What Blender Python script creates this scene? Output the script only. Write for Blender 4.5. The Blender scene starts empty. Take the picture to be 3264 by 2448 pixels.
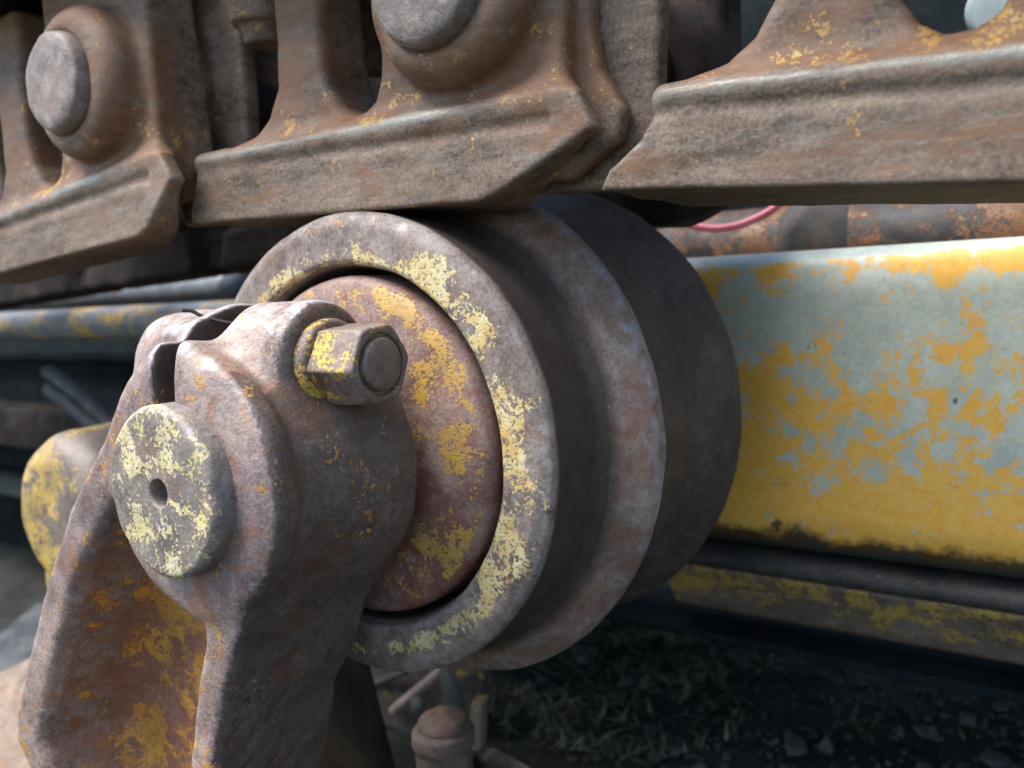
import bpy, math, random
import numpy as np
from mathutils import Matrix, Vector

K = 0.09                      # metres per working unit (the radius of the roller's running tread)
rng = np.random.default_rng(7)
random.seed(7)
S = bpy.context.scene
COL = S.collection

# ------------------------------------------------------------------ camera, sky, sun, exposure
CAM_R = np.array([[0.8270043, 0.5606654, -0.0414518], [0.0233934, -0.1079866, -0.9938771], [-0.5617087, 0.8209709, -0.1024212]])
CAM_C = np.array([2.567316, -2.510281, 0.609278])
cam = bpy.data.cameras.new('camera'); cam_o = bpy.data.objects.new('camera', cam); COL.objects.link(cam_o)
M = Matrix.Identity(4)
for i in range(3):
    M[i][0] = CAM_R[0][i]; M[i][1] = -CAM_R[1][i]; M[i][2] = -CAM_R[2][i]; M[i][3] = CAM_C[i]*K
cam_o.matrix_world = M
cam.sensor_width = 36.0; cam.lens = 29.16
cam.clip_start = 0.005; cam.clip_end = 200.0
cam.dof.use_dof = True; cam.dof.focus_distance = 3.0*K; cam.dof.aperture_fstop = 11.0
S.camera = cam_o

SUN_AZ, SUN_EL = math.radians(228), math.radians(60)     # azimuth in the XY plane (from +X), elevation
world = bpy.data.worlds.new('World'); S.world = world; world.use_nodes = True
wn = world.node_tree; wn.nodes.clear()
sky = wn.nodes.new('ShaderNodeTexSky'); sky.sky_type = 'NISHITA'; sky.sun_disc = False
sky.sun_elevation = SUN_EL; sky.sun_rotation = math.pi/2 - SUN_AZ
bg = wn.nodes.new('ShaderNodeBackground'); bg.inputs['Strength'].default_value = 0.15
wo = wn.nodes.new('ShaderNodeOutputWorld')
wn.links.new(sky.outputs[0], bg.inputs[0]); wn.links.new(bg.outputs[0], wo.inputs[0])
sun = bpy.data.lights.new('sun', 'SUN'); sun.energy = 3.8; sun.angle = math.radians(38); sun.color = (1.0, 0.965, 0.93)
sun_o = bpy.data.objects.new('sun', sun); COL.objects.link(sun_o)
sd = Vector((math.cos(SUN_EL)*math.cos(SUN_AZ), math.cos(SUN_EL)*math.sin(SUN_AZ), math.sin(SUN_EL)))
sun_o.rotation_euler = sd.to_track_quat('Z', 'Y').to_euler()
S.view_settings.view_transform = 'Standard'; S.view_settings.look = 'None'
S.view_settings.exposure = 1.0; S.view_settings.gamma = 1.0; S.view_settings.use_curve_mapping = False
S.cycles.max_bounces = 6; S.cycles.diffuse_bounces = 4
try: S.cycles.use_denoising = True
except Exception: pass

# ------------------------------------------------------------------ objects: naming helpers
def tag(o, label=None, cat=None, group=None, kind=None):
    if label: o['label'] = label
    if cat: o['category'] = cat
    if group: o['group'] = group
    if kind: o['kind'] = kind
    return o

def thing(name, label, cat, loc=(0, 0, 0), rot=(0, 0, 0), group=None):
    o = bpy.data.objects.new(name, None); COL.objects.link(o)
    o.empty_display_size = 0.02
    o.location = Vector(loc)*K; o.rotation_euler = rot
    return tag(o, label, cat, group)

def mobj(name, V, F, mat, parent=None, loc=(0, 0, 0), rot=(0, 0, 0), attrs=None, smooth=True):
    me = bpy.data.meshes.new(name)
    V = np.asarray(V, float)*K
    me.from_pydata(V.tolist(), [], [list(map(int, f)) for f in F])
    me.validate()
    if smooth: me.polygons.foreach_set('use_smooth', [True]*len(me.polygons))
    if attrs:
        for k, a in attrs.items():
            at = me.attributes.new(k, 'FLOAT', 'POINT')
            at.data.foreach_set('value', np.asarray(a, np.float32))
    me.materials.append(mat); me.update()
    o = bpy.data.objects.new(name, me); COL.objects.link(o)
    o.location = Vector(loc)*K; o.rotation_euler = rot
    if parent: o.parent = parent
    return o

def sharp(o, deg=35):
    me = o.data
    try: me.set_sharp_from_angle(angle=math.radians(deg))
    except Exception: pass
    return o

def copy_tree(o, parent=None):
    c = o.copy(); COL.objects.link(c)
    if parent: c.parent = parent
    for ch in list(o.children): copy_tree(ch, c)
    return c

# ------------------------------------------------------------------ signed distance modelling (cast steel with fillets)
def L2(*a): return np.sqrt(sum(x*x for x in a))
def smin(a, b, k): h = np.clip(.5+.5*(b-a)/k, 0, 1); return b+(a-b)*h-k*h*(1-h)
def smax(a, b, k): return -smin(-a, -b, k)
def box(x, y, z, c, h, r=0.0):
    q = [np.abs(p-cc)-hh+r for p, cc, hh in zip((x, y, z), c, h)]
    return L2(*[np.maximum(a, 0) for a in q])+np.minimum(np.maximum(np.maximum(q[0], q[1]), q[2]), 0)-r
def slab(d2, t, t0, t1, r=0.0):                      # extrude a 2-D distance between t0 and t1
    a = d2+r; b = np.abs(t-(t0+t1)/2)-(t1-t0)/2+r
    return L2(np.maximum(a, 0), np.maximum(b, 0))+np.minimum(np.maximum(a, b), 0)-r
def poly(px, py, P):
    P = np.asarray(P, float); d = np.full(px.shape, 1e9); s = np.ones(px.shape)
    for i in range(len(P)):
        a, b = P[i], P[i-1]; e = b-a
        wx, wy = px-a[0], py-a[1]
        t = np.clip((wx*e[0]+wy*e[1])/(e@e), 0, 1)
        d = np.minimum(d, (wx-e[0]*t)**2+(wy-e[1]*t)**2)
        c1, c2, c3 = py >= a[1], py < b[1], e[0]*wy > e[1]*wx
        s = np.where((c1 & c2 & c3) | (~c1 & ~c2 & ~c3), -s, s)
    return s*np.sqrt(d)
def lumps(x, y, z, amp=.004):                        # slow unevenness of a rough casting
    return amp*(np.sin(9*x+3*y+1.3)*np.sin(8*z-4*x)+.6*np.sin(17*y+11*z+2)*np.sin(15*x-9*z)
                + .4*np.sin(31*x+23*z)*np.sin(29*y-17*x+1))

def surface(fn, lo, hi, h):
    lo = np.asarray(lo, float); n = np.ceil((np.asarray(hi)-lo)/h).astype(int)+1
    ax = [lo[i]+h*np.arange(n[i]) for i in range(3)]
    X, Y, Z = np.meshgrid(*ax, indexing='ij')
    F = np.empty(n)
    for i in range(0, n[0], 24): F[i:i+24] = fn(X[i:i+24], Y[i:i+24], Z[i:i+24])
    ins = F < 0
    c = n-1
    cnt = np.zeros(c, int)
    for a in (0, 1):
        for b in (0, 1):
            for d in (0, 1): cnt += ins[a:a+c[0], b:b+c[1], d:d+c[2]]
    act = (cnt > 0) & (cnt < 8)
    idx = np.full(c, -1); ids = np.argwhere(act); idx[act] = np.arange(len(ids))
    acc = np.zeros((len(ids), 3)); num = np.zeros(len(ids))
    cr = [(a, b, d) for a in (0, 1) for b in (0, 1) for d in (0, 1)]
    for p in cr:
        for axis in range(3):
            if p[axis]: continue
            q = list(p); q[axis] = 1
            f0 = F[ids[:, 0]+p[0], ids[:, 1]+p[1], ids[:, 2]+p[2]]
            f1 = F[ids[:, 0]+q[0], ids[:, 1]+q[1], ids[:, 2]+q[2]]
            m = (f0 < 0) != (f1 < 0)
            t = np.where(m, f0/np.where(m, f0-f1, 1), 0)
            pt = np.tile(np.array(p, float), (len(ids), 1)); pt[:, axis] += t
            acc[m] += pt[m]; num[m] += 1
    V = lo+h*(ids+acc/num[:, None])
    quads = []
    for axis in range(3):
        u, v = (axis+1) % 3, (axis+2) % 3
        sl = [slice(None)]*3; s2 = [slice(None)]*3
        sl[axis] = slice(0, -1); s2[axis] = slice(1, None)
        for w in (u, v): sl[w] = slice(1, -1); s2[w] = slice(1, -1)
        A, Bq = ins[tuple(sl)], ins[tuple(s2)]
        e = np.argwhere(A != Bq)
        if not len(e): continue
        flip = A[A != Bq]
        e[:, u] += 1; e[:, v] += 1
        def cell(du, dv):
            q = e.copy(); q[:, u] += du; q[:, v] += dv
            return idx[q[:, 0], q[:, 1], q[:, 2]]
        Q = np.stack([cell(-1, -1), cell(0, -1), cell(0, 0), cell(-1, 0)], 1)
        Q[~flip] = Q[~flip][:, ::-1]
        quads.append(Q)
    Q = np.concatenate(quads)
    Q = Q[(Q >= 0).all(1)]
    def f3(P): return fn(P[:, 0], P[:, 1], P[:, 2])
    def grad(P, e=h*.4):
        return np.stack([(f3(P+e*np.eye(3)[i])-f3(P-e*np.eye(3)[i]))/(2*e) for i in range(3)], 1)
    for _ in range(2):
        g = grad(V); d = f3(V)/np.maximum((g*g).sum(1), .05)
        st = g*d[:, None]; m = np.linalg.norm(st, axis=1); st *= np.minimum(1, h*.5/np.maximum(m, 1e-9))[:, None]
        V = V-st
    # curvature: convex edges are positive
    e = .035
    lap = sum(f3(V+e*np.eye(3)[i])+f3(V-e*np.eye(3)[i]) for i in range(3))/(e)
    return V, Q, lap

def lathe(prof, n=160, axis='y', caps=False):
    prof = np.asarray(prof, float); m = len(prof)
    a = np.linspace(0, 2*np.pi, n, endpoint=False)
    t, r = prof[:, 0][:, None], prof[:, 1][:, None]
    if axis == 'y': V = np.stack([r*np.cos(a), t+0*a, r*np.sin(a)], -1)
    elif axis == 'x': V = np.stack([t+0*a, r*np.cos(a), r*np.sin(a)], -1)
    else: V = np.stack([r*np.cos(a), r*np.sin(a), t+0*a], -1)
    V = V.reshape(-1, 3); F = []
    for i in range(m-1):
        for j in range(n):
            k = (j+1) % n
            F.append((i*n+j, i*n+k, (i+1)*n+k, (i+1)*n+j) if axis == 'y' else (i*n+k, i*n+j, (i+1)*n+j, (i+1)*n+k))
    return V, F

def smooth_profile(P, r=.012, n=4):                   # round every corner of a profile
    P = np.asarray(P, float); out = [P[0]]
    for i in range(1, len(P)-1):
        a, b, c = P[i-1], P[i], P[i+1]
        la, lc = np.linalg.norm(a-b), np.linalg.norm(c-b)
        rr = min(r, la*.45, lc*.45)
        p, q = b+(a-b)/la*rr, b+(c-b)/lc*rr
        for t in np.linspace(0, 1, n): out.append((1-t)**2*p+2*t*(1-t)*b+t*t*q)
    out.append(P[-1]); return np.array(out)

def dense(P, step=.03):
    P = np.asarray(P, float); out = [P[0]]
    for a, b in zip(P[:-1], P[1:]):
        k = max(1, int(np.ceil(np.linalg.norm(b-a)/step)))
        for t in range(1, k+1): out.append(a+(b-a)*t/k)
    return np.array(out)

def sweep(path, r, n=10, prof=None):                  # tube along a path
    P = np.asarray(path, float); T = np.gradient(P, axis=0); T /= np.linalg.norm(T, axis=1)[:, None]
    up = np.array([.13, .27, .95]); V = []; F = []
    rs = np.broadcast_to(np.asarray(r, float), (len(P),))
    for i, (p, t) in enumerate(zip(P, T)):
        a = np.cross(t, up); a /= np.linalg.norm(a); b = np.cross(t, a)
        for j in range(n):
            w = 2*np.pi*j/n; V.append(p+rs[i]*(a*np.cos(w)+b*np.sin(w)))
    for i in range(len(P)-1):
        for j in range(n):
            k = (j+1) % n; F.append((i*n+j, i*n+k, (i+1)*n+k, (i+1)*n+j))
    F.append(tuple(range(n-1, -1, -1))); F.append(tuple((len(P)-1)*n+j for j in range(n)))
    return np.array(V), F

def curve(pts, n=40):                                 # Catmull-Rom through points
    P = np.asarray(pts, float); P = np.vstack([2*P[0]-P[1], P, 2*P[-1]-P[-2]]); out = []
    for i in range(1, len(P)-2):
        for t in np.linspace(0, 1, n//(len(P)-3)+1, endpoint=False):
            a, b, c, d = P[i-1:i+3]
            out.append(.5*(2*b+(c-a)*t+(2*a-5*b+4*c-d)*t*t+(3*b-3*c+d-a)*t**3))
    out.append(P[-2]); return np.array(out)

def blob(n=3, squash=(1, 1, 1), rough=.25, seed=0):   # a stone
    import bmesh
    bm = bmesh.new(); bmesh.ops.create_icosphere(bm, subdivisions=n, radius=1)
    V = np.array([v.co[:] for v in bm.verts]); F = [[v.index for v in f.verts] for f in bm.faces]; bm.free()
    r = np.random.default_rng(seed); d = np.zeros(len(V))
    for _ in range(9):
        k = r.normal(size=3); k /= np.linalg.norm(k); c = r.uniform(.35, .8)
        t = V@k; d = np.maximum(d, t/c)
    V = V/np.maximum(d, .75)[:, None]
    V *= (1+rough*.3*np.sin(V@r.normal(size=3)*5+1))[:, None]
    return V*np.array(squash), F

# ------------------------------------------------------------------ materials
def lin(h):
    return tuple((c/12.92 if c <= .04045 else ((c+.055)/1.055)**2.4) for c in (int(h[i:i+2], 16)/255 for i in (0, 2, 4)))+(1,)

class G:
    def __init__(s, name):
        s.m = bpy.data.materials.new(name); s.m.use_nodes = True; s.t = s.m.node_tree; s.t.nodes.clear()
        s.out = s.t.nodes.new('ShaderNodeOutputMaterial'); s.b = s.t.nodes.new('ShaderNodeBsdfPrincipled')
        s.t.links.new(s.b.outputs[0], s.out.inputs[0])
        g = s.t.nodes.new('ShaderNodeNewGeometry')
        s.pos = s.vm('MULTIPLY', g.outputs['Position'], (1/K, 1/K, 1/K))
    def put(s, sock, v):
        if hasattr(v, 'is_linked'): s.t.links.new(v, sock)
        else: sock.default_value = v
    def vm(s, op, a, b):
        n = s.t.nodes.new('ShaderNodeVectorMath'); n.operation = op; s.put(n.inputs[0], a); s.put(n.inputs[1], b); return n.outputs[0]
    def ma(s, op, a, b=0.0, clamp=False):
        n = s.t.nodes.new('ShaderNodeMath'); n.operation = op; n.use_clamp = clamp; s.put(n.inputs[0], a); s.put(n.inputs[1], b); return n.outputs[0]
    def noise(s, scale, detail=6, rough=.6, dist=0.0, vec=None, off=0.0):
        v = vec if vec is not None else s.pos
        if off: v = s.vm('ADD', v, (off, off*1.7, -off))
        n = s.t.nodes.new('ShaderNodeTexNoise'); s.put(n.inputs['Vector'], v)
        n.inputs['Scale'].default_value = scale; n.inputs['Detail'].default_value = detail
        n.inputs['Roughness'].default_value = rough; n.inputs['Distortion'].default_value = dist
        return n.outputs['Fac']
    def ramp(s, v, lo, hi, a=0.0, b=1.0):
        n = s.t.nodes.new('ShaderNodeMapRange'); n.clamp = True
        s.put(n.inputs[0], v); n.inputs[1].default_value = lo; n.inputs[2].default_value = hi
        n.inputs[3].default_value = a; n.inputs[4].default_value = b; return n.outputs[0]
    def mix(s, f, a, b):
        n = s.t.nodes.new('ShaderNodeMix'); n.data_type = 'RGBA'
        s.put(n.inputs['Factor'], f)
        s.put([i for i in n.inputs if i.name == 'A' and i.type == 'RGBA'][0], a)
        s.put([i for i in n.inputs if i.name == 'B' and i.type == 'RGBA'][0], b)
        return [o for o in n.outputs if o.type == 'RGBA'][0]
    def attr(s, name):
        n = s.t.nodes.new('ShaderNodeAttribute'); n.attribute_name = name; return n.outputs['Fac']
    def bump(s, h, strength, dist, prev=None):
        n = s.t.nodes.new('ShaderNodeBump'); n.inputs['Strength'].default_value = strength
        n.inputs['Distance'].default_value = dist*K; s.put(n.inputs['Height'], h)
        if prev is not None: s.t.links.new(prev, n.inputs['Normal'])
        return n.outputs[0]

def rusty(name, dark, light, rust='8a4a22', worn='a8a4a0', paint='d9b53c', paint2='c9a052', rust_amt=.5, rust_bias=0.0,
          paint_bias=-.3, paint_scale=3.4, rough=.55, spec=.5, streak=None, fine=16.0, speck=.5, bump=1.0, worn_metal=.35, mott=3.0,
          paint_soft=.035, primer=None, wstreak=None, tint='5c5048', chips=0.0, pbump=.35, drop=.25, pfine=.55):
    g = G(name)
    pos = g.pos
    if streak: pos = g.vm('MULTIPLY', g.pos, streak)
    n1 = g.noise(mott, 8, .62, .4, pos); n2 = g.noise(fine, 6, .7, 0, pos, 3.1); n3 = g.noise(fine*4.5, 3, .65, 0, None, 7.7)
    f = g.ma('ADD', g.ma('MULTIPLY', n1, .36), g.ma('ADD', g.ma('MULTIPLY', n2, .34), g.ma('MULTIPLY', n3, .30)))
    col = g.mix(g.ramp(f, .41, .59), lin(dark), lin(light))
    # a second tint so that no area is one hue
    n4 = g.noise(mott*.7, 5, .6, .8, pos, 21.0)
    col = g.mix(g.ramp(n4, .45, .7, 0, .45), col, lin(tint))
    # orange rust blooms
    nr = g.noise(mott*1.9, 9, .7, .5, pos, 11.3)
    ra = g.ma('ADD', g.ma('ADD', nr, g.ma('MULTIPLY', g.attr('rust'), .3)), rust_bias)
    rm = g.ma('MULTIPLY', g.ramp(ra, .54, .68), rust_amt)
    col = g.mix(rm, col, g.mix(g.ramp(n3, .4, .6), lin(rust), lin('6b3a20')))
    # bare worn steel along rubbed edges, and the bracket's painted top light
    nw = g.noise(fine*.8, 7, .7, 0, pos if not wstreak else g.vm('MULTIPLY', g.pos, wstreak), 31.0)
    wa = g.ma('ADD', g.ma('MULTIPLY', g.attr('worn'), .75), g.ma('SUBTRACT', nw, .72))
    wm = g.ramp(wa, .0, .28)
    col = g.mix(g.ma('MULTIPLY', wm, .8), col, lin(worn))
    col = g.mix(g.ma('MULTIPLY', g.ramp(g.ma('ADD', g.attr('grime_shade'), g.ma('MULTIPLY', g.ma('SUBTRACT', n1, .5), .9)), .15, .75), .85), col, lin('30261f'))
    # paint that is left
    npn = g.noise(paint_scale, 12, .74, .3, None, 5.0); nfl = g.noise(paint_scale*7, 6, .75, 0, None, 2.0)
    npn = g.ma('ADD', g.ma('MULTIPLY', g.ma('SUBTRACT', npn, .5), 1.9), .5)
    fl_ = g.ma('ADD', g.ma('MULTIPLY', g.ma('SUBTRACT', nfl, .5), .55), g.ma('MULTIPLY', g.ma('SUBTRACT', n3, .5), pfine))
    pa = g.ma('ADD', g.ma('ADD', npn, fl_), g.ma('ADD', g.attr('paint'), paint_bias))
    pm = g.ma('MULTIPLY', g.ramp(pa, .5, .5+paint_soft), g.ramp(n3, .36, .46, drop, 1.0))
    pc = g.mix(g.ramp(g.noise(paint_scale*2.2, 6, .65, 0, None, 41.0), .4, .62), lin(paint), lin(paint2))
    pc = g.mix(g.ramp(n3, .55, .75, 0, .35), pc, lin('8a7a60'))
    pm2 = pm
    if primer:
        prm = g.ramp(g.ma('ADD', pa, g.ma('MULTIPLY', g.ma('SUBTRACT', g.noise(paint_scale*1.3, 6, .6, 0, None, 9.0), .5), .8)), .40, .46)
        col = g.mix(prm, col, lin(primer))
    col = g.mix(pm, col, pc)
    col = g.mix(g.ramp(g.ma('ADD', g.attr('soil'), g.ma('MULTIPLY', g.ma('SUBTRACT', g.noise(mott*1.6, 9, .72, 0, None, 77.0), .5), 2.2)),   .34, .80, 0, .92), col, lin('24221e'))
    sc_ = g.ramp(g.ma('ADD', g.attr('scrape'), g.ma('MULTIPLY', g.ma('SUBTRACT', g.noise(mott*1.5, 8, .7, 0, g.vm('MULTIPLY', g.pos, (.7, 1, 2.2)), 51.0), .5), 2.4)), .35, .6, 0, .8)
    col = g.mix(sc_, col, g.mix(g.ramp(n2, .4, .6), lin('c0783a'), lin('8a5a40')))
    # pits and pale grit
    np_ = g.noise(fine*2.2, 4, .75, 0, None, 13.0)
    pit = g.ramp(np_, .66, .72)
    col = g.mix(g.ma('MULTIPLY', pit, .75), col, lin('1d1817'))
    if chips:
        ch = g.ramp(g.noise(4.2, 4, .55, 0, None, 63.0), .69, .71)
        col = g.mix(g.ma('MULTIPLY', ch, chips), col, lin('4a3c34'))
    gr = g.ramp(g.noise(fine*5.5, 2, .6, 0, None, 17.0), .70, .76)
    col = g.mix(g.ma('MULTIPLY', gr, speck), col, lin('b8aa9a'))
    g.put(g.b.inputs['Base Color'], col)
    g.put(g.b.inputs['Roughness'], g.mix(wm, g.mix(pm2, (rough,)*3+(1,), (.5, .5, .5, 1)), (.36, .36, .36, 1)))
    g.put(g.b.inputs['Specular IOR Level'], spec)
    g.put(g.b.inputs['Metallic'], g.ma('MULTIPLY', wm, worn_metal))
    h = g.ma('ADD', g.ma('MULTIPLY', n2, .40), g.ma('MULTIPLY', n3, .60))
    h = g.ma('SUBTRACT', h, g.ma('MULTIPLY', pit, .5))
    nb = g.bump(h, .34*bump, .016)
    nb = g.bump(pm, pbump, .012, nb)
    nb = g.bump(n1, .14*bump, .04, nb)
    g.t.links.new(nb, g.b.inputs['Normal'])
    return g.m

def plain(name, c1, c2, scale=3.0, rough=.8, bump=.5, dist=.03, spec=.3, th=(.4, .6)):
    g = G(name)
    n = g.noise(scale, 8, .65, .2)
    g.put(g.b.inputs['Base Color'], g.mix(g.ramp(n, *th), lin(c1), lin(c2)))
    g.b.inputs['Roughness'].default_value = rough; g.b.inputs['Specular IOR Level'].default_value = spec
    g.t.links.new(g.bump(g.noise(scale*5, 6, .7), bump, dist), g.b.inputs['Normal'])
    return g.m

MAT = dict(
    shell=rusty('roller_steel', '675a52', 'a4978d', rust='7c5238', worn='a6aab2', paint='ddd0a0', paint2='cfae6c', rust_amt=.5, paint_bias=-.25, paint_scale=6.5, rough=.62, bump=.6, spec=.3, tint='665548', paint_soft=.06),
    hub=rusty('hub_steel', '6c5048', 'a58a7c', rust='8e4a3a', worn='b8a8a6', paint='c79e3e', paint2='b48c52', rust_amt=.75, rust_bias=.03, paint_bias=-.20, paint_scale=4.6, rough=.62, bump=.8, tint='6e5a5c'),
    bracket=rusty('cast_arm_steel', '5e5049', 'a99487', rust='a0602c', worn='d4d2d4', paint='cc9438', paint2='b07c36', rust_amt=.6, rust_bias=.02, paint_bias=-.27, paint_scale=6.0, rough=.52, bump=1.1, tint='5a4e60'),
    pin=rusty('axle_steel', '60584f', '988c80', rust='96643f', worn='b4b6bc', paint='d0c080', paint2='d2c4a4', rust_amt=.55, paint_bias=-.19, paint_scale=5.5, rough=.58, bump=1.0, tint='6a6468'),
    nut=rusty('nut_steel', '574a42', '8c7a6e', rust='8a5a38', worn='b4b4b8', paint='d0ac48', paint2='bb9646', rust_amt=.6, paint_bias=-.24, paint_scale=6.0, rough=.55, bump=1.0),
    link=rusty('link_steel', '4c3d31', '95806c', rust='94602f', worn='8a8b80', paint='bd9248', paint2='a9824c', rust_amt=.52, rust_bias=.02, paint_bias=-.25, paint_scale=7.5, rough=.66, bump=.75, worn_metal=.1, wstreak=(.4, 1.2, 3.0), tint='645c50', streak=(.5, 1.0, 1.35), mott=2.4),
    link_pin=rusty('link_pin_steel', '6c5f56', 'a3958a', rust='94664a', worn='aeb2b8', rust_amt=.45, paint_bias=-.6, rough=.6),
    dark=rusty('shaded_grimy_steel', '151312', '271f1a', rust='3c281a', rust_amt=.5, paint_bias=-.32, paint='6a5428', paint2='554328', rough=.8, spec=.2),  # near-black version of the link steel, deep shade put into its colour
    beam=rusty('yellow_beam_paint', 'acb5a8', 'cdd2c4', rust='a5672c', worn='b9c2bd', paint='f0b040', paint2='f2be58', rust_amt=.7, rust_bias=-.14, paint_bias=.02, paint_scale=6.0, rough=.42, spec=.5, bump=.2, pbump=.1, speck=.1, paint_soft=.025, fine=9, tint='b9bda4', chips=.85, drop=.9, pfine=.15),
    olive=plain('olive_grime', '3a3226', '54483a', 2.0, .85, .4),
    scrap=rusty('scrap_steel', '4a403a', '7c6c60', rust='8a5c3c', rust_amt=.5, paint_bias=-.5, rough=.75, spec=.3, tint='5a5450'),
    grimy=rusty('grimy_yellow_rail', '2c2b2a', '4c4a46', rust='6b4424', paint='b08a3c', paint2='8c7038', rust_amt=.4, paint_bias=-.2, paint_scale=3.5, rough=.7, spec=.3),
    pipe=rusty('grey_pipe_paint', '5e666e', '868d94', rust='9a6a2c', paint='cfa850', paint2='bd9650', rust_amt=.3, paint_bias=-.04, paint_scale=2.4, rough=.5, bump=.3, paint_soft=.06, fine=8, tint='767c84'),
    rustpipe=rusty('rusty_pipe', '1d1c1c', '34312f', rust='8a5424', paint='7c5022', paint2='603e22', tint='2c2826', rust_amt=.6, paint_bias=.02, paint_scale=2.8, rough=.6, paint_soft=.12, bump=.5),
    ybracket=rusty('yellow_bracket_paint', '5a5048', '8a7c70', paint='c4a44e', paint2='a88c50', rust='8a5a30', rust_amt=.3, paint_bias=-.07, paint_scale=3.4, rough=.5, paint_soft=.05, bump=.6),
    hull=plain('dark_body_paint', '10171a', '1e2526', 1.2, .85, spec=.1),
    ground=plain('dirt', '1e1f1c', '33342f', 1.6, .95, .8, .08),
    gravel=plain('gravel', '2e3231', '525552', .8, .9),
    grass=plain('dry_grass', '222e1e', '6c7058', 2.6, .8, .1),
    rock=plain('rock', '8c7a74', 'b09a92', 3, .9, .8, .05),
    hose=plain('pink_hose', 'b0465a', 'c8707c', 4, .45, .2, .01, .5),
    rubber=plain('black_rubber', '24282a', '4a4c4c', 4, .6, .4, .02),
    pale=rusty('pale_housing_paint', '7f8f90', '98a6a4', paint='a08a58', paint2='8c7040', paint_bias=-.22, paint_scale=2, rust_amt=.2, rough=.6, bump=.3),
    twig=plain('twig', '2c2824', '4e463e', 8, .9),
)

# ------------------------------------------------------------------ the setting
gx, gy = np.meshgrid(np.concatenate([[-900, -300, -90, -40], np.linspace(-22, 22, 90), [40, 90, 300, 900]]),
                     np.concatenate([[-900, -300, -90, -40], np.linspace(-14, 22, 90), [40, 90, 300, 900]]), indexing='ij')
gz = -3.0+.06*np.sin(gx*1.3+gy*.7)*np.sin(gy*1.1-.4*gx)+.03*np.sin(gx*4.1)*np.sin(gy*3.7+1)
gv = np.stack([gx, gy, gz], -1).reshape(-1, 3); nx, ny = gx.shape
gf = [(i*ny+j, (i+1)*ny+j, (i+1)*ny+j+1, i*ny+j+1) for i in range(nx-1) for j in range(ny-1)]
tag(mobj('ground', gv, gf, MAT['ground']), kind='structure')
def ground_z(x, y): return -3.0+.06*np.sin(x*1.3+y*.7)*np.sin(y*1.1-.4*x)+.03*np.sin(x*4.1)*np.sin(y*3.7+1)

# gravel: thousands of stones as one mesh
sv, sf, n0 = [], [], 0
base = [blob(1, (1, 1, .7), .3, s) for s in range(6)]
for i in range(5200):
    y = rng.uniform(2.6, 8.5); x = rng.uniform(-4.5, 6.5)
    r = rng.uniform(.015, .05)*(1+2.0*(rng.random() > .95))
    V, F = base[i % 6]; a = rng.uniform(0, 6.28); c, s = math.cos(a), math.sin(a)
    W = (V*r)@np.array([[c, -s, 0], [s, c, 0], [0, 0, 1]]).T+np.array([x, y, ground_z(x, y)+r*.25])
    sv.append(W); sf += [tuple(k+n0 for k in f) for f in F]; n0 += len(V)
tag(mobj('gravel', np.concatenate(sv), sf, MAT['gravel'], smooth=False), 'grey gravel lying loose on the ground under the machine', 'gravel', kind='stuff')

# dry grass and weeds: blades as one mesh
bv, bf, n0 = [], [], 0
for i in range(1300):
    if i % 3: x, y = rng.normal(-.9, .55), rng.uniform(2.9, 6.2)
    else: x, y = rng.uniform(-2.0, 5.0), rng.uniform(3.0, 7.5)
    z = ground_z(x, y); L = rng.uniform(.08, .3)*(1 if i % 3 else .6); w = rng.uniform(.008, .026)
    a = rng.uniform(0, 6.28); lean = rng.uniform(.5, 2.6)
    d = np.array([math.cos(a)*lean, math.sin(a)*lean, 1]); d /= np.linalg.norm(d); sd_ = np.array([-math.sin(a), math.cos(a), 0])
    for k in range(4):
        t = k/3; p = np.array([x, y, z])+d*L*t+np.array([math.cos(a), math.sin(a), -.6])*L*.35*t*t
        ww = w*(1-t*.9); bv += [p-sd_*ww, p+sd_*ww]
    for k in range(3): q = n0+2*k; bf.append((q, q+1, q+3, q+2))
    n0 += 8
tag(mobj('grass', np.array(bv), bf, MAT['grass']), 'dry weeds and grass growing in the shade beneath the machine', 'grass', kind='stuff')

# ------------------------------------------------------------------ dark machine body behind
def boxes(name, lst, mat, parent=None, r=.02, attrs=None):
    V, F, n = [], [], 0
    for (x0, x1, y0, y1, z0, z1) in lst:
        e = min(r, (x1-x0)*.2, (y1-y0)*.2, (z1-z0)*.2)
        import bmesh
        bm = bmesh.new(); bmesh.ops.create_cube(bm, size=1)
        for v in bm.verts: v.co = Vector(((x0+x1)/2+v.co.x*(x1-x0), (y0+y1)/2+v.co.y*(y1-y0), (z0+z1)/2+v.co.z*(z1-z0)))
        bmesh.ops.bevel(bm, geom=bm.edges[:], offset=e, segments=3, affect='EDGES', profile=.5)
        bm.verts.index_update()
        V += [v.co[:] for v in bm.verts]; F += [tuple(q.index+n for q in f.verts) for f in bm.faces]; n = len(V); bm.free()
    return sharp(mobj(name, V, F, mat, parent), 40)

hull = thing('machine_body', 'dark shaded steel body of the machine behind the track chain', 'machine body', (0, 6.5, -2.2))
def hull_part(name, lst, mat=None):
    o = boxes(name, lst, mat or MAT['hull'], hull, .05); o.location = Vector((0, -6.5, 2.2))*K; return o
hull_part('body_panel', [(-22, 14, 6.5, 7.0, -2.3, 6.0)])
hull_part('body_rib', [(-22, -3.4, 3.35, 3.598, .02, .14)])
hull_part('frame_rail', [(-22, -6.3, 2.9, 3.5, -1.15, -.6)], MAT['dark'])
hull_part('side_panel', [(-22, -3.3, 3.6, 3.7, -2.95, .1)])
hull_part('belly_shade_plate', [(-22, 14, 2.6, 6.498, -1.72, -1.66)])  # plate added under the body to shade the ground

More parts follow.
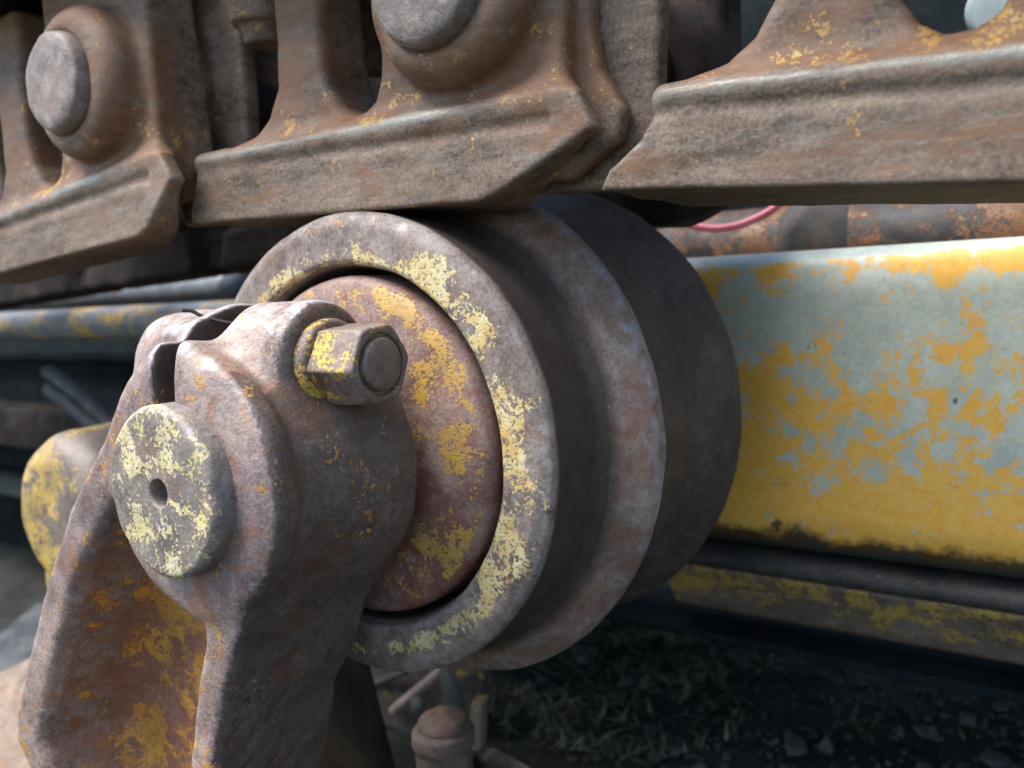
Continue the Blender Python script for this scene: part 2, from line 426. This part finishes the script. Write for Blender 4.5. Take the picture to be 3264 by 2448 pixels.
# ------------------------------------------------------------------ yellow track frame beam
bx0, bx1 = .35, 9.0
bp = smooth_profile([(2.75, .70), (2.62, .80), (2.36, .815), (2.25, .76), (2.2, .62), (2.195, .0), (2.2, -.72), (2.235, -.86), (2.32, -.93), (2.9, -.95)], .09, 6)
def prism_x(prof, x0, x1, step=.12):
    prof = dense(prof, .05); m = len(prof); xs = np.arange(x0, x1+step, step)
    V = np.stack([np.repeat(xs, m), np.tile(prof[:, 0], len(xs)), np.tile(prof[:, 1], len(xs))], 1)
    F = [(i*m+j, i*m+j+1, (i+1)*m+j+1, (i+1)*m+j) for i in range(len(xs)-1) for j in range(m-1)]
    return V, F
beam = thing('track_frame_beam', 'long yellow steel beam with flaking paint over grey primer, behind the roller', 'beam', (4, 2.5, -1.4))
def beam_child(name, V, F, mat, attrs=None):
    o = mobj(name, V, F, mat, beam, attrs=attrs); o.location = Vector((-4, -2.5, 1.4))*K; return o
V, F = prism_x(bp, bx0, bx1, .06)
F.append(tuple(range(len(dense(bp, .05))))); 
z = V[:, 2]; top = (z > .74)*1.0
pa = .0+.05*np.sin(V[:, 0]*2.1+z*3)-.17*np.exp(-((z-.45)/.16)**2)+.16*np.exp(-((z-.70)/.05)**2)+.16*np.clip((-.35-z)/.3, 0, 1)+.05*np.clip(V[:, 0]-1.6, 0, 1)-np.clip((z-.75)/.04, 0, 1)*.7
pa = pa-np.clip((-.84-z)/.06, 0, 1)*.4 
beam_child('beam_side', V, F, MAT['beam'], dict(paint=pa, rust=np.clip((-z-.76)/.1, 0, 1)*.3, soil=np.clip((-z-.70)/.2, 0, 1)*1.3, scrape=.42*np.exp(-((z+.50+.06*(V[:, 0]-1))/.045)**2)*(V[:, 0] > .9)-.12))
V, F = prism_x(smooth_profile([(2.6, -.955), (2.3, -.96), (2.215, -.99), (2.2, -1.04), (2.24, -1.09), (2.6, -1.1)], .03, 4), bx0, bx1, .2)
beam_child('guard_rail', V, F, MAT['grimy'], dict(paint=np.full(len(V), -.05)))
V, F = prism_x(smooth_profile([(2.7, -1.11), (2.4, -1.115), (2.37, -1.15), (2.62, -1.5), (2.9, -1.62)], .05, 4), bx0, bx1, .1)
beam_child('lower_plate', V, F, MAT['ybracket'], dict(paint=.10-np.clip((-V[:, 2]-1.3)/.2, 0, 1)*.3))

# pipes behind
def tube(name, p0, p1, r, mat, label, cat, n=40, group=None, paint=0.0):
    p0, p1 = np.array(p0, float), np.array(p1, float)
    V, F = sweep([p0+(p1-p0)*t for t in np.linspace(0, 1, 60)], r, n)
    c = (p0+p1)/2
    return tag(mobj(name, V-c, F, mat, loc=c, attrs=dict(paint=np.full(len(V), paint))), label, cat, group)
tube('pipe', (-12, 2.55, .53), (.3, 2.55, .53), .175, MAT['pipe'], 'grey pipe with worn yellow paint patches running left behind the bracket', 'pipe')
tube('pipe', (-12, 3.1, .86), (-4.75, 3.1, .86), .15, MAT['pipe'], 'plain grey pipe tucked just under the sagging track chain', 'pipe', paint=-.5)
rp = thing('hydraulic_cylinder', 'rusty orange and black cylinder lying between beam and chain', 'cylinder', (1.5, 3.2, .85))
V, F = sweep([(x-1.5, 0, 0) for x in np.linspace(.1, 9, 90)], .3, 40); mobj('barrel', V, F, MAT['rustpipe'], rp)
V, F = sweep([(x-1.5, -.02, .0) for x in np.linspace(.85, 1.5, 30)], .16+.19*np.sin(np.linspace(.25, 2.9, 30)), 40); mobj('collar', V, F, MAT['grimy'], rp, attrs=dict(worn=np.full(len(V), .1), paint=np.full(len(V), -.3)))
hp = curve([(.2, 2.85, 1.35), (.33, 2.75, 1.13), (.5, 2.7, 1.03), (.68, 2.7, 1.0), (.85, 2.72, 1.03), (1.02, 2.78, 1.13), (1.15, 2.85, 1.35)], 48)
V, F = sweep(hp, .026, 12); c = V.mean(0)
tag(mobj('hose', V-c, F, MAT['hose'], loc=c), 'thin pink hose hanging in a loop below the track chain', 'hose')
# pale housing seen through the link
V, F = lathe(smooth_profile([(-.02, .0), (-.02, .13), (.0, .15), (.4, .16), (.42, 0)], .02), 40); c = np.array([2.2, 2.5, 1.97])
tag(mobj('pump_housing', V, F, MAT['pale'], loc=c, attrs=dict(paint=np.zeros(len(V)))), 'pale grey housing seen through the opening of the right link', 'housing')

# ------------------------------------------------------------------ track chain
def link_sdf(depth, lend, bc, nose2=False):
    rail = lend+[(bc, 0), (bc+.10, .03), (1.19, .22), (1.12, .36), (.95, .35)]
    o1 = [(-.95, 1.7), (-.94, .7), (-.92, .40), (-.73, .335), (-.60, .375), (-.51, .45), (-.447, .58), (-.455, .78), (-.475, .95), (-.55, 1.2), (-.58, 1.7)]
    o2 = [(-.24, 1.7), (-.22, 1.0), (-.20, .7), (-.16, .54), (-.08, .43), (.0, .39), (.08, .395), (.15, .44), (.18, .52), (.18, .63), (.15, .75), (.12, .9), (.10, 1.1), (.08, 1.7)]
    web = [(lend[0][0]+.03, .2), (lend[0][0], .31), (-.75, .33), (-.70, 1.45), (1.02, 1.45), (1.05, .30), (.9, .2)]
    def fn(u, v, w):
        dr = poly(u, w, rail)
        # rail face leans out to its lower half, with a rounded running edge
        tp = np.clip((u-.50)/.62, 0, 1)
        f = smax(slab(dr, v, .0, depth, .016), v-(depth-(depth-.09)*tp), .03)
        # wear groove under a rolled bead along the top of the rail
        gw = w-(.255+.03*np.clip(u, -1, 1)**2*0)-.02*np.clip(u-.6, 0, 1)
        groove = L2(gw, v+.010)-.026
        f = np.where((u > -1.2) & (u < 1.02), smax(f, -groove, .03), f)
        dw = poly(u, w, web)
        wv = slab(dw, v, .055+.06*np.clip(w-.5, 0, 1), .38, .04)
        bead = np.maximum(np.abs(u-.03-(lend[0][0]+.97)/2)-1.02+(lend[0][0]+.97)/2, 0)
        bead = L2(bead, w-.315-.03*np.clip(u, -1, 1), v-.05)-.043
        f = smin(f, bead, .05)
        f = smin(f, wv, .09)
        # inner plate at the left end, set back behind the neighbour
        lp = slab(poly(u, w, [(-1.5, .02), (-.80, .02), (-.92, .34), (-.93, 1.45), (-1.5, 1.45), (-1.75, .75)]), v, .26, .37, .04)
        lb = slab(L2(u+1.5, w-.79)-.42, v, .25, .5, .06)
        f = smin(f, smin(lp, lb, .06), .05)
        # boss at the right end
        bo = slab(L2(u-.60, (w-.79))-(.36+.10*np.clip(v+.1, 0, .5)), v, -.11, .5, .10)
        f = smin(f, bo, .055)
        if nose2:
            f = smin(f, slab(poly(u, w, [(.6, .1), (1.0, .07), (1.20, .2), (1.225, .3), (1.13, .45), (1.09, .62), (1.12, 1.45), (.6, 1.45)]), v, .16, .25, .03), .025)
        seat = slab(L2(u-.57, w-.785)-.25, v, -.2, -.095, .01)
        f = smax(f, -seat, .02)
        f = smax(f, -slab(np.minimum(poly(u, w, o1), poly(u, w, o2))+.022, v, -.3, .9), .06)
        return f+lumps(u, v, w, .0022)
    return fn

LEND = [(-.97, .30), (-1.0, .2), (-1.06, .06), (-1.05, 0)]
def link_mesh(name, depth, h, lend=LEND, bc=.70, nose2=False):
    V, Q, lap = surface(link_sdf(depth, lend, bc, nose2), (-2.08, -.2, -.08), (1.34, depth+.08 if depth > .66 else .74, 1.52), h)
    u, v, w = V.T
    front = np.clip(1-v/.2, 0, 1)
    railm = np.exp(-((w-.15)/.10)**2)*(v < .1)
    bead = np.exp(-((w-.325-.03*u)/.03)**2)*(v < .12)*(np.abs(u) < 1.05)
    bead = bead*(.35+.65*np.exp(-((u-.35)/.45)**2)+.35*np.exp(-((u+.6)/.3)**2))
    worn = .30*railm+.62*bead+np.clip(lap*.10, -.1, .22)
    web = ((w > .34) & (v < .2))*1.0
    paint = .24*np.exp(-(((u-.22)/.12)**2+((w-.44)/.1)**2))+.17*np.exp(-(((u+.1)/.35)**2+((w-.36)/.05)**2))*web+.13*np.exp(-(((u-.98)/.1)**2+((w-.5)/.15)**2))
    paint = paint*.75+.05*web*(w < .6)
    rust = .4*web+.35*np.exp(-((u-1.0)/.2)**2)*np.exp(-((w-.45)/.25)**2)-.5*(v > .24)
    return V, Q, dict(paint=paint, worn=worn, rust=rust)

def make_link(label, loc, slope, depth, h, yaw=0.0, lend=LEND, bc=.70, nose2=False):
    t = thing('track_link', label, 'track link', loc, (0, -math.atan(slope), yaw), 'rusty links of the track chain')
    V, Q, at = link_mesh('link_body', depth, h, lend, bc, nose2)
    mobj('link_body', V, Q, MAT['link'], t, attrs=at)
    pv, pf = lathe(dense(smooth_profile([(-.178, .0), (-.178, .02), (-.174, .19), (-.162, .228), (-.13, .24), (.1, .245)], .03, 5), .03), 72)
    pv[:, 1] += lumps(pv[:, 0]*2, pv[:, 1], pv[:, 2]*2, .004)
    mobj('pin_end', pv, pf, MAT['link_pin'], t, (.57, 0, .785), attrs=dict(worn=.25*np.exp(-((pv[:, 2]+.13)/.08)**2)))
    bv, bf = lathe(dense([(.45, .2), (1.7, .2)], .2), 40); mobj('bushing', bv, bf, MAT['dark'], t, (.6, 0, .785))
    return t
make_link('rusty track link resting right on top of the roller', (0, .04, 1.0), -.036, .46, .0145, nose2=True)
make_link('rusty track link left of the roller with its big round pin end exposed', (-2.06, -.16, .915), .075, .40, .0145, bc=.86)
make_link('rusty track link running out to the right past the yellow beam', (2.21, .04, .873), -.088, .80, .0145, lend=[(-.78, .31), (-.81, .25), (-.86, .16), (-.97, .07), (-1.0, 0)])
# the far row of the chain, seen from below
far = None
for i, (x, z, s) in enumerate([(0, 1.0, -.036), (-1.95, .955, .03), (-3.9, .89, .04), (-5.85, .80, .05), (-7.8, .70, .06)]):
    lab = ['far row track link directly behind the roller flange', 'far row track link behind the left near link', 'far row track link above the short grey pipe end',
           'far row track link above the middle of the grey pipe', 'far row track link lowest where the chain sags at left'][i]
    if far is None:
        far = thing('track_link', lab, 'track link', (x, 2.1, z), (0, -math.atan(s), 0), 'rusty links of the track chain')
        V, Q, at = link_mesh('link_body', .46, .04)
        V = V*np.array([1, -1, 1]); Q = Q[:, ::-1]
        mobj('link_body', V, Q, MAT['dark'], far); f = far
    else:
        f = copy_tree(far); f.location = Vector((x, 2.1, z))*K; f.rotation_euler = (0, -math.atan(s), 0); f['label'] = lab

# track shoes above the links: seen bolts, unseen plates shaped for shade
def hexa(r, h, z0, cham=.02):
    a = [i*math.pi/3 for i in range(6)]; V = []
    for zz, rr in ((z0, r-cham), (z0+cham, r), (z0+h-cham, r), (z0+h, r-cham)): V += [(rr*math.cos(t), rr*math.sin(t), zz) for t in a]
    F = [tuple(range(5, -1, -1)), tuple(range(18, 24))]
    for k in range(3): F += [(k*6+i, k*6+(i+1) % 6, (k+1)*6+(i+1) % 6, (k+1)*6+i) for i in range(6)]
    return np.array(V), F
shoe0 = None
for i, (x, z, s, lab) in enumerate([(0, 1.0, -.036, 'track shoe over the middle link, its unseen plate shaped for shade, its bolt end hanging in the link opening'),
                                   (2.21, .873, -.088, 'unseen track shoe over the right link, its plate shaped for shade'), (-1.93, .965, .075, 'unseen track shoe over the left link, its plate shaped for shade'),
                                   (-3.9, .89, .04, 'unseen track shoe left of the left link, its plate shaped for shade')]):
    if shoe0 is None:
        shoe0 = thing('track_shoe', lab, 'track shoe', (x, .04, z), (0, -math.atan(s), 0), 'track shoes over the chain')
        boxes('shoe_shade_plate', [(-1.0, .98, -.5, 1.25, 1.45, 1.56)], MAT['dark'], shoe0, .03)  # unseen plate, its reach set for shade on links and light on beam
        for (bu, by) in ((-.72, .24), (-.68, .95), (.35, .95)):
            V, F = lathe(dense(smooth_profile([(-.62, 0), (-.62, .10), (-.56, .115), (-.54, .13), (-.53, .16), (-.25, .21), (0.0, .22)], .015), .04), 40, 'z')
            mobj('shoe_bolt', V, F, MAT['link'], shoe0, (bu, by, 1.46))
        so = shoe0
    else:
        so = copy_tree(shoe0); so.location = Vector((x, .04, z))*K; so.rotation_euler = (0, -math.atan(s), 0); so['label'] = lab
        pass
wp_ = curve([(-1.52, 1.9, 2.35), (-1.62, 1.85, 2.22), (-1.68, 1.8, 2.1), (-1.66, 1.8, 1.98), (-1.6, 1.8, 1.9), (-1.48, 1.8, 1.88), (-1.4, 1.85, 1.93)], 40)
V, F = sweep(wp_, .018, 8); c = V.mean(0)
tag(mobj('wire', V-c, F, MAT['twig'], loc=c), 'rusty wire curl hanging inside the middle link opening', 'wire')

# ------------------------------------------------------------------ carrier roller
roller = thing('carrier_roller', 'steel carrier roller with raised centre flange and worn yellow ring face', 'roller', (0, 0, 0))
prof = smooth_profile([(.35, .70), (.30, .745), (.10, .765), (.012, .785), (.0, .80), (-.003, .945), (.016, .975), (.028, .992), (.05, 1.0), (.33, 1.0), (.365, 1.01), (.40, 1.045), (.44, 1.10), (.50, 1.17),
                       (.535, 1.192), (.575, 1.195), (.60, 1.185), (.64, 1.11), (.70, 1.075), (1.15, 1.09), (1.33, 1.17), (1.40, 1.205), (1.455, 1.219), (1.49, 1.20), (1.60, 1.03), (1.66, 1.0), (2.0, 1.0), (2.05, .9), (2.05, .3)], .022, 5)
V, F = lathe(dense(prof, .022), 256)
V += (V*np.array([1, 0, 1]))*lumps(V[:, 0], V[:, 1], V[:, 2], .003)[:, None]
x, y, z = V.T; r = np.hypot(x, z); a = np.degrees(np.arctan2(z, x))
def ga(c, s): d = (a-c+180) % 360-180; return np.exp(-(d/s)**2)
def gr_(c, s): return np.exp(-((r-c)/s)**2)
face = (y < .03) & (r < .99)
paint = (.36*ga(125, 28)*gr_(.81, .05)+.26*ga(85, 25)*gr_(.80, .05)+.46*ga(45, 20)*gr_(.85, .075)+.40*ga(12, 16)*gr_(.84, .065)+.46*ga(-18, 18)*gr_(.87, .08)
         + .34*ga(-48, 16)*gr_(.87, .05)+.42*ga(-72, 9)*gr_(.86, .035)+.36*ga(-90, 7)*gr_(.89, .045))*face
worn = np.where((y < .06) & (y > .005) & (r > .94), .20, 0)+.27*np.exp(-((y-.5)/.07)**2)*(r > 1.05)*(.5+.5*ga(35, 35))+.25*np.exp(-((r-1.19)/.02)**2)*(y < .6)+.06*face
rust = np.where((y > .4) & (y < .56), .45, 0)-np.where((y > .06) & (y < .36), .5, 0)
grime_shade = .85*np.clip((y-.05)/.02, 0, 1)*np.clip((.44-y)/.05, 0, 1)+.68*np.clip((y-.59)/.03, 0, 1)
paint = np.clip(paint*1.25, 0, .31)-.3*(~face)
mobj('roller_shell', V, F, MAT['shell'], roller, attrs=dict(paint=paint, worn=worn, rust=rust, grime_shade=grime_shade))
prof = smooth_profile([(-.03, 0), (-.03, .45), (-.025, .56), (-.01, .66), (.01, .715), (.05, .735), (.3, .738)], .05, 6)
V, F = lathe(dense(prof, .03), 200)
x, y, z = V.T; r = np.hypot(x, z); a = np.degrees(np.arctan2(z, x))
V[:, 1] += lumps(x, y, z, .004)
paint = .05+.8*(.32*ga(38, 14)*gr_(.60, .12)+.30*ga(8, 14)*gr_(.62, .10)+.26*ga(80, 25)*gr_(.68, .05)+.22*ga(-35, 22)*gr_(.62, .12))
paint = paint-.3*np.clip((r-.70)/.03, 0, 1)
mobj('hub_cover', V, F, MAT['hub'], roller, attrs=dict(paint=paint, rust=.25*ga(-30, 40)))

# ------------------------------------------------------------------ cast bracket arm with split clamp
FRONT = [(-.086, .552), (-.351, .325), (-.833, -.171), (-1.145, -.618), (-1.497, -1.223), (-1.514, -1.364), (-1.40, -1.50), (-1.30, -1.80), (-1.30, -2.4), (-.2, -2.4), (-.06, -1.51), (.0, -1.12), (.045, -.937), (.096, -.774), (.18, -.578), (.27, -.407), (.347, -.234), (.40, -.068), (.40, .1), (.2, .3), (.05, .5)]
BACK = [(-.086, .50), (-.351, .30), (-.80, -.171), (-1.1, -.618), (-1.42, -1.223), (-1.42, -1.364), (-1.32, -1.50), (-1.25, -1.80), (-1.25, -2.4), (-.44, -2.4), (-.128, -1.4), (-.037, -1.123), (-.004, -.974), (.042, -.905), (.115, -.802), (.245, -.485), (.339, -.245), (.395, -.147), (.4, .1), (.2, .4)]
POCKET = [(-.50, -.10), (-.80, -.42), (-.86, -.50), (-1.16, -1.007), (-1.28, -1.30), (-1.20, -1.6), (-1.15, -2.6), (-.35, -2.6), (-.23, -1.5), (-.15, -1.1), (-.109, -.949), (-.045, -.714), (.015, -.56), (.03, -.49), (-.03, -.43), (.1, -.3), (.0, .1), (-.3, .1)]
def arm_sdf(x, y, z):
    t = np.clip((y+.79)/.61, 0, 1)
    d2 = poly(x, z, FRONT)*(1-t)+poly(x, z, BACK)*t
    leg = slab(d2, y, -.80, -.15, .042)
    rr = L2(x, z)
    collar = slab(rr-.472, y, -.80, -.70, .034)
    barrel = slab(rr-.415, y, -.78, -.2, .03)
    rear = slab(rr-(.415+.097*np.clip((y+.70)/.42, 0, 1)), y, -.78, -.15, .035)
    pk = poly(x, z, POCKET)+(y+.8)*.28
    pk = smax(pk, -(rr-.425+(y+.8)*.1), .05)
    pocket = np.maximum(pk, y+.40)
    pocket = smax(pk, y+.40, .14)
    f = smax(leg, -pocket, .05)
    f = smin(f, barrel, .03); f = smin(f, rear, .14)
    lug = slab(L2(y+.41, z-.405)-.226, x, -.69, .34, .075)
    # left ear is rounder
    ear = L2((x+.36)/1.5, (y+.42), (z-.395))-.225
    yz = np.minimum(L2(y+.41, z-.405)-.228, np.maximum(np.abs(y+.41)-.222, np.abs(z-.17)-.24))
    lugr = slab(yz, x, -.2, .34, .05)
    lug = smin(lugr, np.minimum(ear*1.0, slab(L2(y+.41, z-.40)-.21, x, -.62, -.05, .10)), .03)
    fill = slab(poly(x, z, [(-.62, .30), (-.30, .56), (-.06, .58), (-.06, .1), (-.7, -.2)]), y, -.66, -.2, .05)
    f = smin(f, fill, .06)
    f = smin(f, lug, .07)
    f = smin(f, collar, .04)
    slit = box(x, y, z, (-.062, -.4, .75), (.056, 1.0, .52), 0.0)
    f = smax(f, -slit, .03)
    return f+lumps(x*1.3, y*1.3, z*1.3, .003)
arm = thing('roller_bracket', 'cast steel bracket arm with split clamp gripping the roller axle', 'bracket', (0, 0, 0))
V, Q, lap = surface(arm_sdf, (-1.62, -.88, -2.3), (.62, -.06, .70), .0145)
x, y, z = V.T
e = .01
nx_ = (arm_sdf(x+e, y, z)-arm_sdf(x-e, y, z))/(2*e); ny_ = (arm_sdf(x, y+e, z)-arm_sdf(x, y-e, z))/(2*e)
floor_ = (y > -.72) & (y < -.3) & (x < 0) & (z < -.2) & (ny_ < -.3)
paint = .37*floor_*np.clip((x+1.25+.35*(-z-.4))/.6, 0, 1)-.06*floor_ + .10*np.exp(-((y+.8)/.04)**2)+.06*(z > .3)
paint += .10*np.exp(-(((z+.05)/.35)**2+((y+.35)/.15)**2))*(x > .2)
worn = np.clip(lap*.15, 0, .40)*(1-.85*((x > .2) & (z < .36) & (y > -.68)))+.36*np.clip((z-.40)/.15, 0, 1)*(np.abs(nx_) < .6)+.12*((y < -.76) & (z < .5))  # edge wear; the lug top is also lightened to paint in top light
rust = .8*floor_+.3*np.exp(-(((x-.33)/.1)**2+((y+.55)/.15)**2+((z-.2)/.2)**2))+.15*((x < -.3) & (nx_ > .3) & (y > -.74))
grime_shade = .56*((nx_ > .55) & (x > -.25))+.5*((np.abs(nx_) > .5) & (x > -.14) & (x < .02) & (z > .3))+.2*((x < -.3) & (nx_ > .3) & (y > -.74))  # paints shade into the right-facing wall, the slit and the pocket side
mobj('arm_casting', V, Q, MAT['bracket'], arm, attrs=dict(paint=paint, worn=worn, rust=rust, grime_shade=grime_shade))
V, F = lathe(dense(smooth_profile([(-.80, .0), (-.80, .042), (-.905, .047), (-.912, .052), (-.912, .285), (-.895, .302), (-.1, .302)], .012, 4), .02), 128)
V[:, 1] += lumps(V[:, 0]*2, 0, V[:, 2]*2, .003)
pf_ = (V[:, 1] < -.88)*1.0
mobj('axle_pin', V, F, MAT['pin'], arm, attrs=dict(paint=.10*pf_-.25*(1-pf_)+.08*pf_*(V[:, 0] > 0)+.08*np.exp(-((V[:, 0]+.1)/.2)**2)*pf_, worn=.25*np.exp(-((np.hypot(V[:, 0], V[:, 2])-.295)/.02)**2)*pf_))
bolt = thing('clamp_bolt', None, None)
bpos = np.array([0, -.42, .405])
bv, bf = lathe(dense(smooth_profile([(.60, 0), (.612, .0), (.618, .055), (.612, .088), (.60, .094), (.3, .094)], .012, 4), .02), 64, 'x')
bpy.data.objects.remove(bolt)
bolt = mobj('clamp_bolt', bv, bf, MAT['nut'], arm, bpos, attrs=dict(paint=np.full(len(bv), .02)))
wv, wf = lathe(dense(smooth_profile([(.30, .16), (.365, .163), (.385, .15), (.385, .09)], .015, 4), .02), 64, 'x')
mobj('washer', wv, wf, MAT['nut'], bolt, attrs=dict(paint=.22*(wv[:, 1] < 0)))
def nut_sdf(x, y, z):
    d2 = np.full(x.shape, -9.0)
    for k in range(6):
        t = math.radians(30+60*k+6); d2 = np.maximum(d2, y*math.cos(t)+z*math.sin(t)-.131)
    f = slab(d2, x, .385, .602, .012)
    f = smax(f, L2(y, z)-.141-.25*np.clip(.60-x, 0, .3)+0.0, .01)      # chamfered outer corners
    f = smax(f, -slab(L2(y, z)-.108, x, .585, .7, .004), .008)
    return f+lumps(x*3, y*3, z*3, .0016)
V, Q, lap = surface(nut_sdf, (.36, -.18, -.18), (.63, .18, .18), .0055)
mobj('nut', V, Q, MAT['nut'], bolt, attrs=dict(paint=.22*np.exp(-(((V[:, 1]+.14)/.07)**2+((V[:, 2]-.05)/.09)**2))*(V[:, 0] < .57)+.08, worn=np.clip(lap*.08, 0, .5)))

# a dark twig caught in the slit
tp = curve([(-.235, -.60, .605), (-.20, -.585, .60), (-.15, -.57, .575), (-.09, -.55, .56), (-.02, -.53, .545)], 24)
V, F = sweep(tp+np.array([0, 0, .012]), np.linspace(.008, .006, len(tp)), 7); c = V.mean(0)
tag(mobj('twig', V-c, F, MAT['twig'], loc=c), 'small dark twig caught across the clamp slit', 'twig')

# ------------------------------------------------------------------ second bracket at left, strap, scrap and bolt below
def yb_sdf(x, y, z):
    a = slab(L2(x, z)-.52, y, -.25, .75, .2)
    b = slab(poly(x, z, [(-.5, .0), (.5, .1), (.3, -.6), (.1, -1.4), (-.5, -1.5), (-.55, -.5)]), y, -.1, .75, .12)
    c = box(x, y, z, (.3, .3, -.6), (.5, .4, .9), .1)
    return smin(smin(a, b, .12), c, .1)+lumps(x, y, z, .008)
V, Q, lap = surface(yb_sdf, (-.75, -.35, -1.65), (.95, .9, .62), .035)
tag(mobj('support_bracket', V, Q, MAT['ybracket'], loc=(-2.62, .25, -.62), attrs=dict(paint=.12*(V[:, 0] < .1)-.1*(V[:, 2] < -.5)-.15*(V[:, 0] > .3))), 'blurred rounded support bracket with yellow paint at the left edge', 'bracket')
st = thing('strap', 'grey double ridged strap hanging diagonally behind the yellow bracket', 'strap', (-7, 2.7, -.3))
for k in (0, 1):
    V, F = sweep(curve([(-.9, 0, .25-.22*k), (-.4, 0, .06-.22*k), (.3, 0, -.28-.22*k), (1.2, 0, -.85-.22*k)], 30), .1, 14); mobj('ridge', V, F, MAT['rubber'], st)

bo = thing('bolt_stump', 'rusty round topped bolt stump standing below the roller', 'bolt', (-.42, 1.0, -1.80))
V, F = lathe(dense(smooth_profile([(.045, 0), (.04, .07), (.018, .135), (-.02, .152), (-.035, .148), (-.05, .165), (-.06, .182), (-.13, .186), (-.165, .165), (-1.2, .16)], .02, 4), .02), 56, 'z')
V += V*np.array([1, 1, 0])*lumps(V[:, 0]*3, V[:, 1]*3, V[:, 2]*3, .006)[:, None]; V[:, 2] += lumps(V[:, 0]*2, V[:, 1]*2, 0, .004)
mobj('bolt_body', V, F, MAT['scrap'], bo, attrs=dict(rust=.25*(V[:, 2] > -.04), paint=-.3+0*V[:, 0]))
V, Q, lap = surface(lambda x, y, z: smin(box(x, y, z, (.62, .05, -.20), (.42, .2, .05), .04), L2(x-.12, y*.8, z+.42)-.2, .1)+lumps(x, y, z, .01), (-.2, -.3, -.9), (1.2, .4, -.2), .03)
mobj('flange_plate', V, Q, MAT['scrap'], bo, rot=(0, .22, 0))
sc = tag(boxes('scrap_plate', [(-.7, .7, -.5, .5, -.03, .03)], MAT['olive']), 'dark brown scrap plate leaning below the bracket arm', 'plate')
sc.location = Vector((-1.25, 1.0, -1.9))*K; sc.rotation_euler = (math.radians(-55), math.radians(28), math.radians(-35))
def stone(loc, s, mat, label, seed, name='stone', cat='stone'):
    V, F = blob(3, s, .2, seed); return tag(mobj(name, V, F, mat, loc=loc), label, cat)
stone((-2.62, 2.4, -2.72), (.2, .18, .24), MAT['rock'], 'pinkish rock wedged between bracket arm and roller', 3)
stone((-1.84, 2.38, -2.74), (.1, .1, .1), MAT['gravel'], 'small pale stone just left of the rusty bolt stump', 5)
stone((-1.50, 2.42, -2.55), (.11, .1, .2), MAT['gravel'], 'tall grey stone chunk standing behind the rusty bolt stump', 8)
tube('scrap_rod', (-2.12, 2.36, -2.80), (-1.62, 2.44, -2.36), .042, MAT['rock'], 'pinkish scrap rod leaning diagonally under the roller', 'rod', 12)
tube('scrap_rod', (-2.44, 2.38, -2.68), (-2.02, 2.44, -2.46), .032, MAT['gravel'], 'thin grey scrap rod beside the pinkish rock', 'rod', 12)
gp = tag(boxes('scrap_sheet', [(-.55, .55, -.015, .015, -.4, .4)], MAT['grimy']), 'dull grey metal sheet propped up behind the scrap rods', 'sheet')
gp.location = Vector((-2.0, 2.55, -2.62))*K; gp.rotation_euler = (math.radians(-20), .25, .25)
yp = tag(boxes('scrap_block', [(-.05, .05, -.08, .08, -.3, .10)], MAT['ybracket']), 'yellow painted scrap block standing behind the rusty bolt stump', 'scrap')
yp.location = Vector((-1.27, 2.45, -2.62))*K; yp.rotation_euler = (0, .1, .3)
g1 = tag(boxes('floor_plate', [(-1.2, 1.0, -.6, .6, -.06, .06)], MAT['rubber']), 'grey plate lying low at the left edge behind the arm', 'plate')
g1.location = Vector((-4.9, 1.2, -2.6))*K; g1.rotation_euler = (math.radians(20), .05, .2)
g2 = tag(boxes('rust_plate', [(-1.0, 1.0, -.7, .7, -.07, .07)], MAT['link']), 'rusty brown plate at the lower left corner beside the arm', 'plate')
g2.location = Vector((-3.3, .1, -2.2))*K; g2.rotation_euler = (math.radians(35), math.radians(-25), .3)
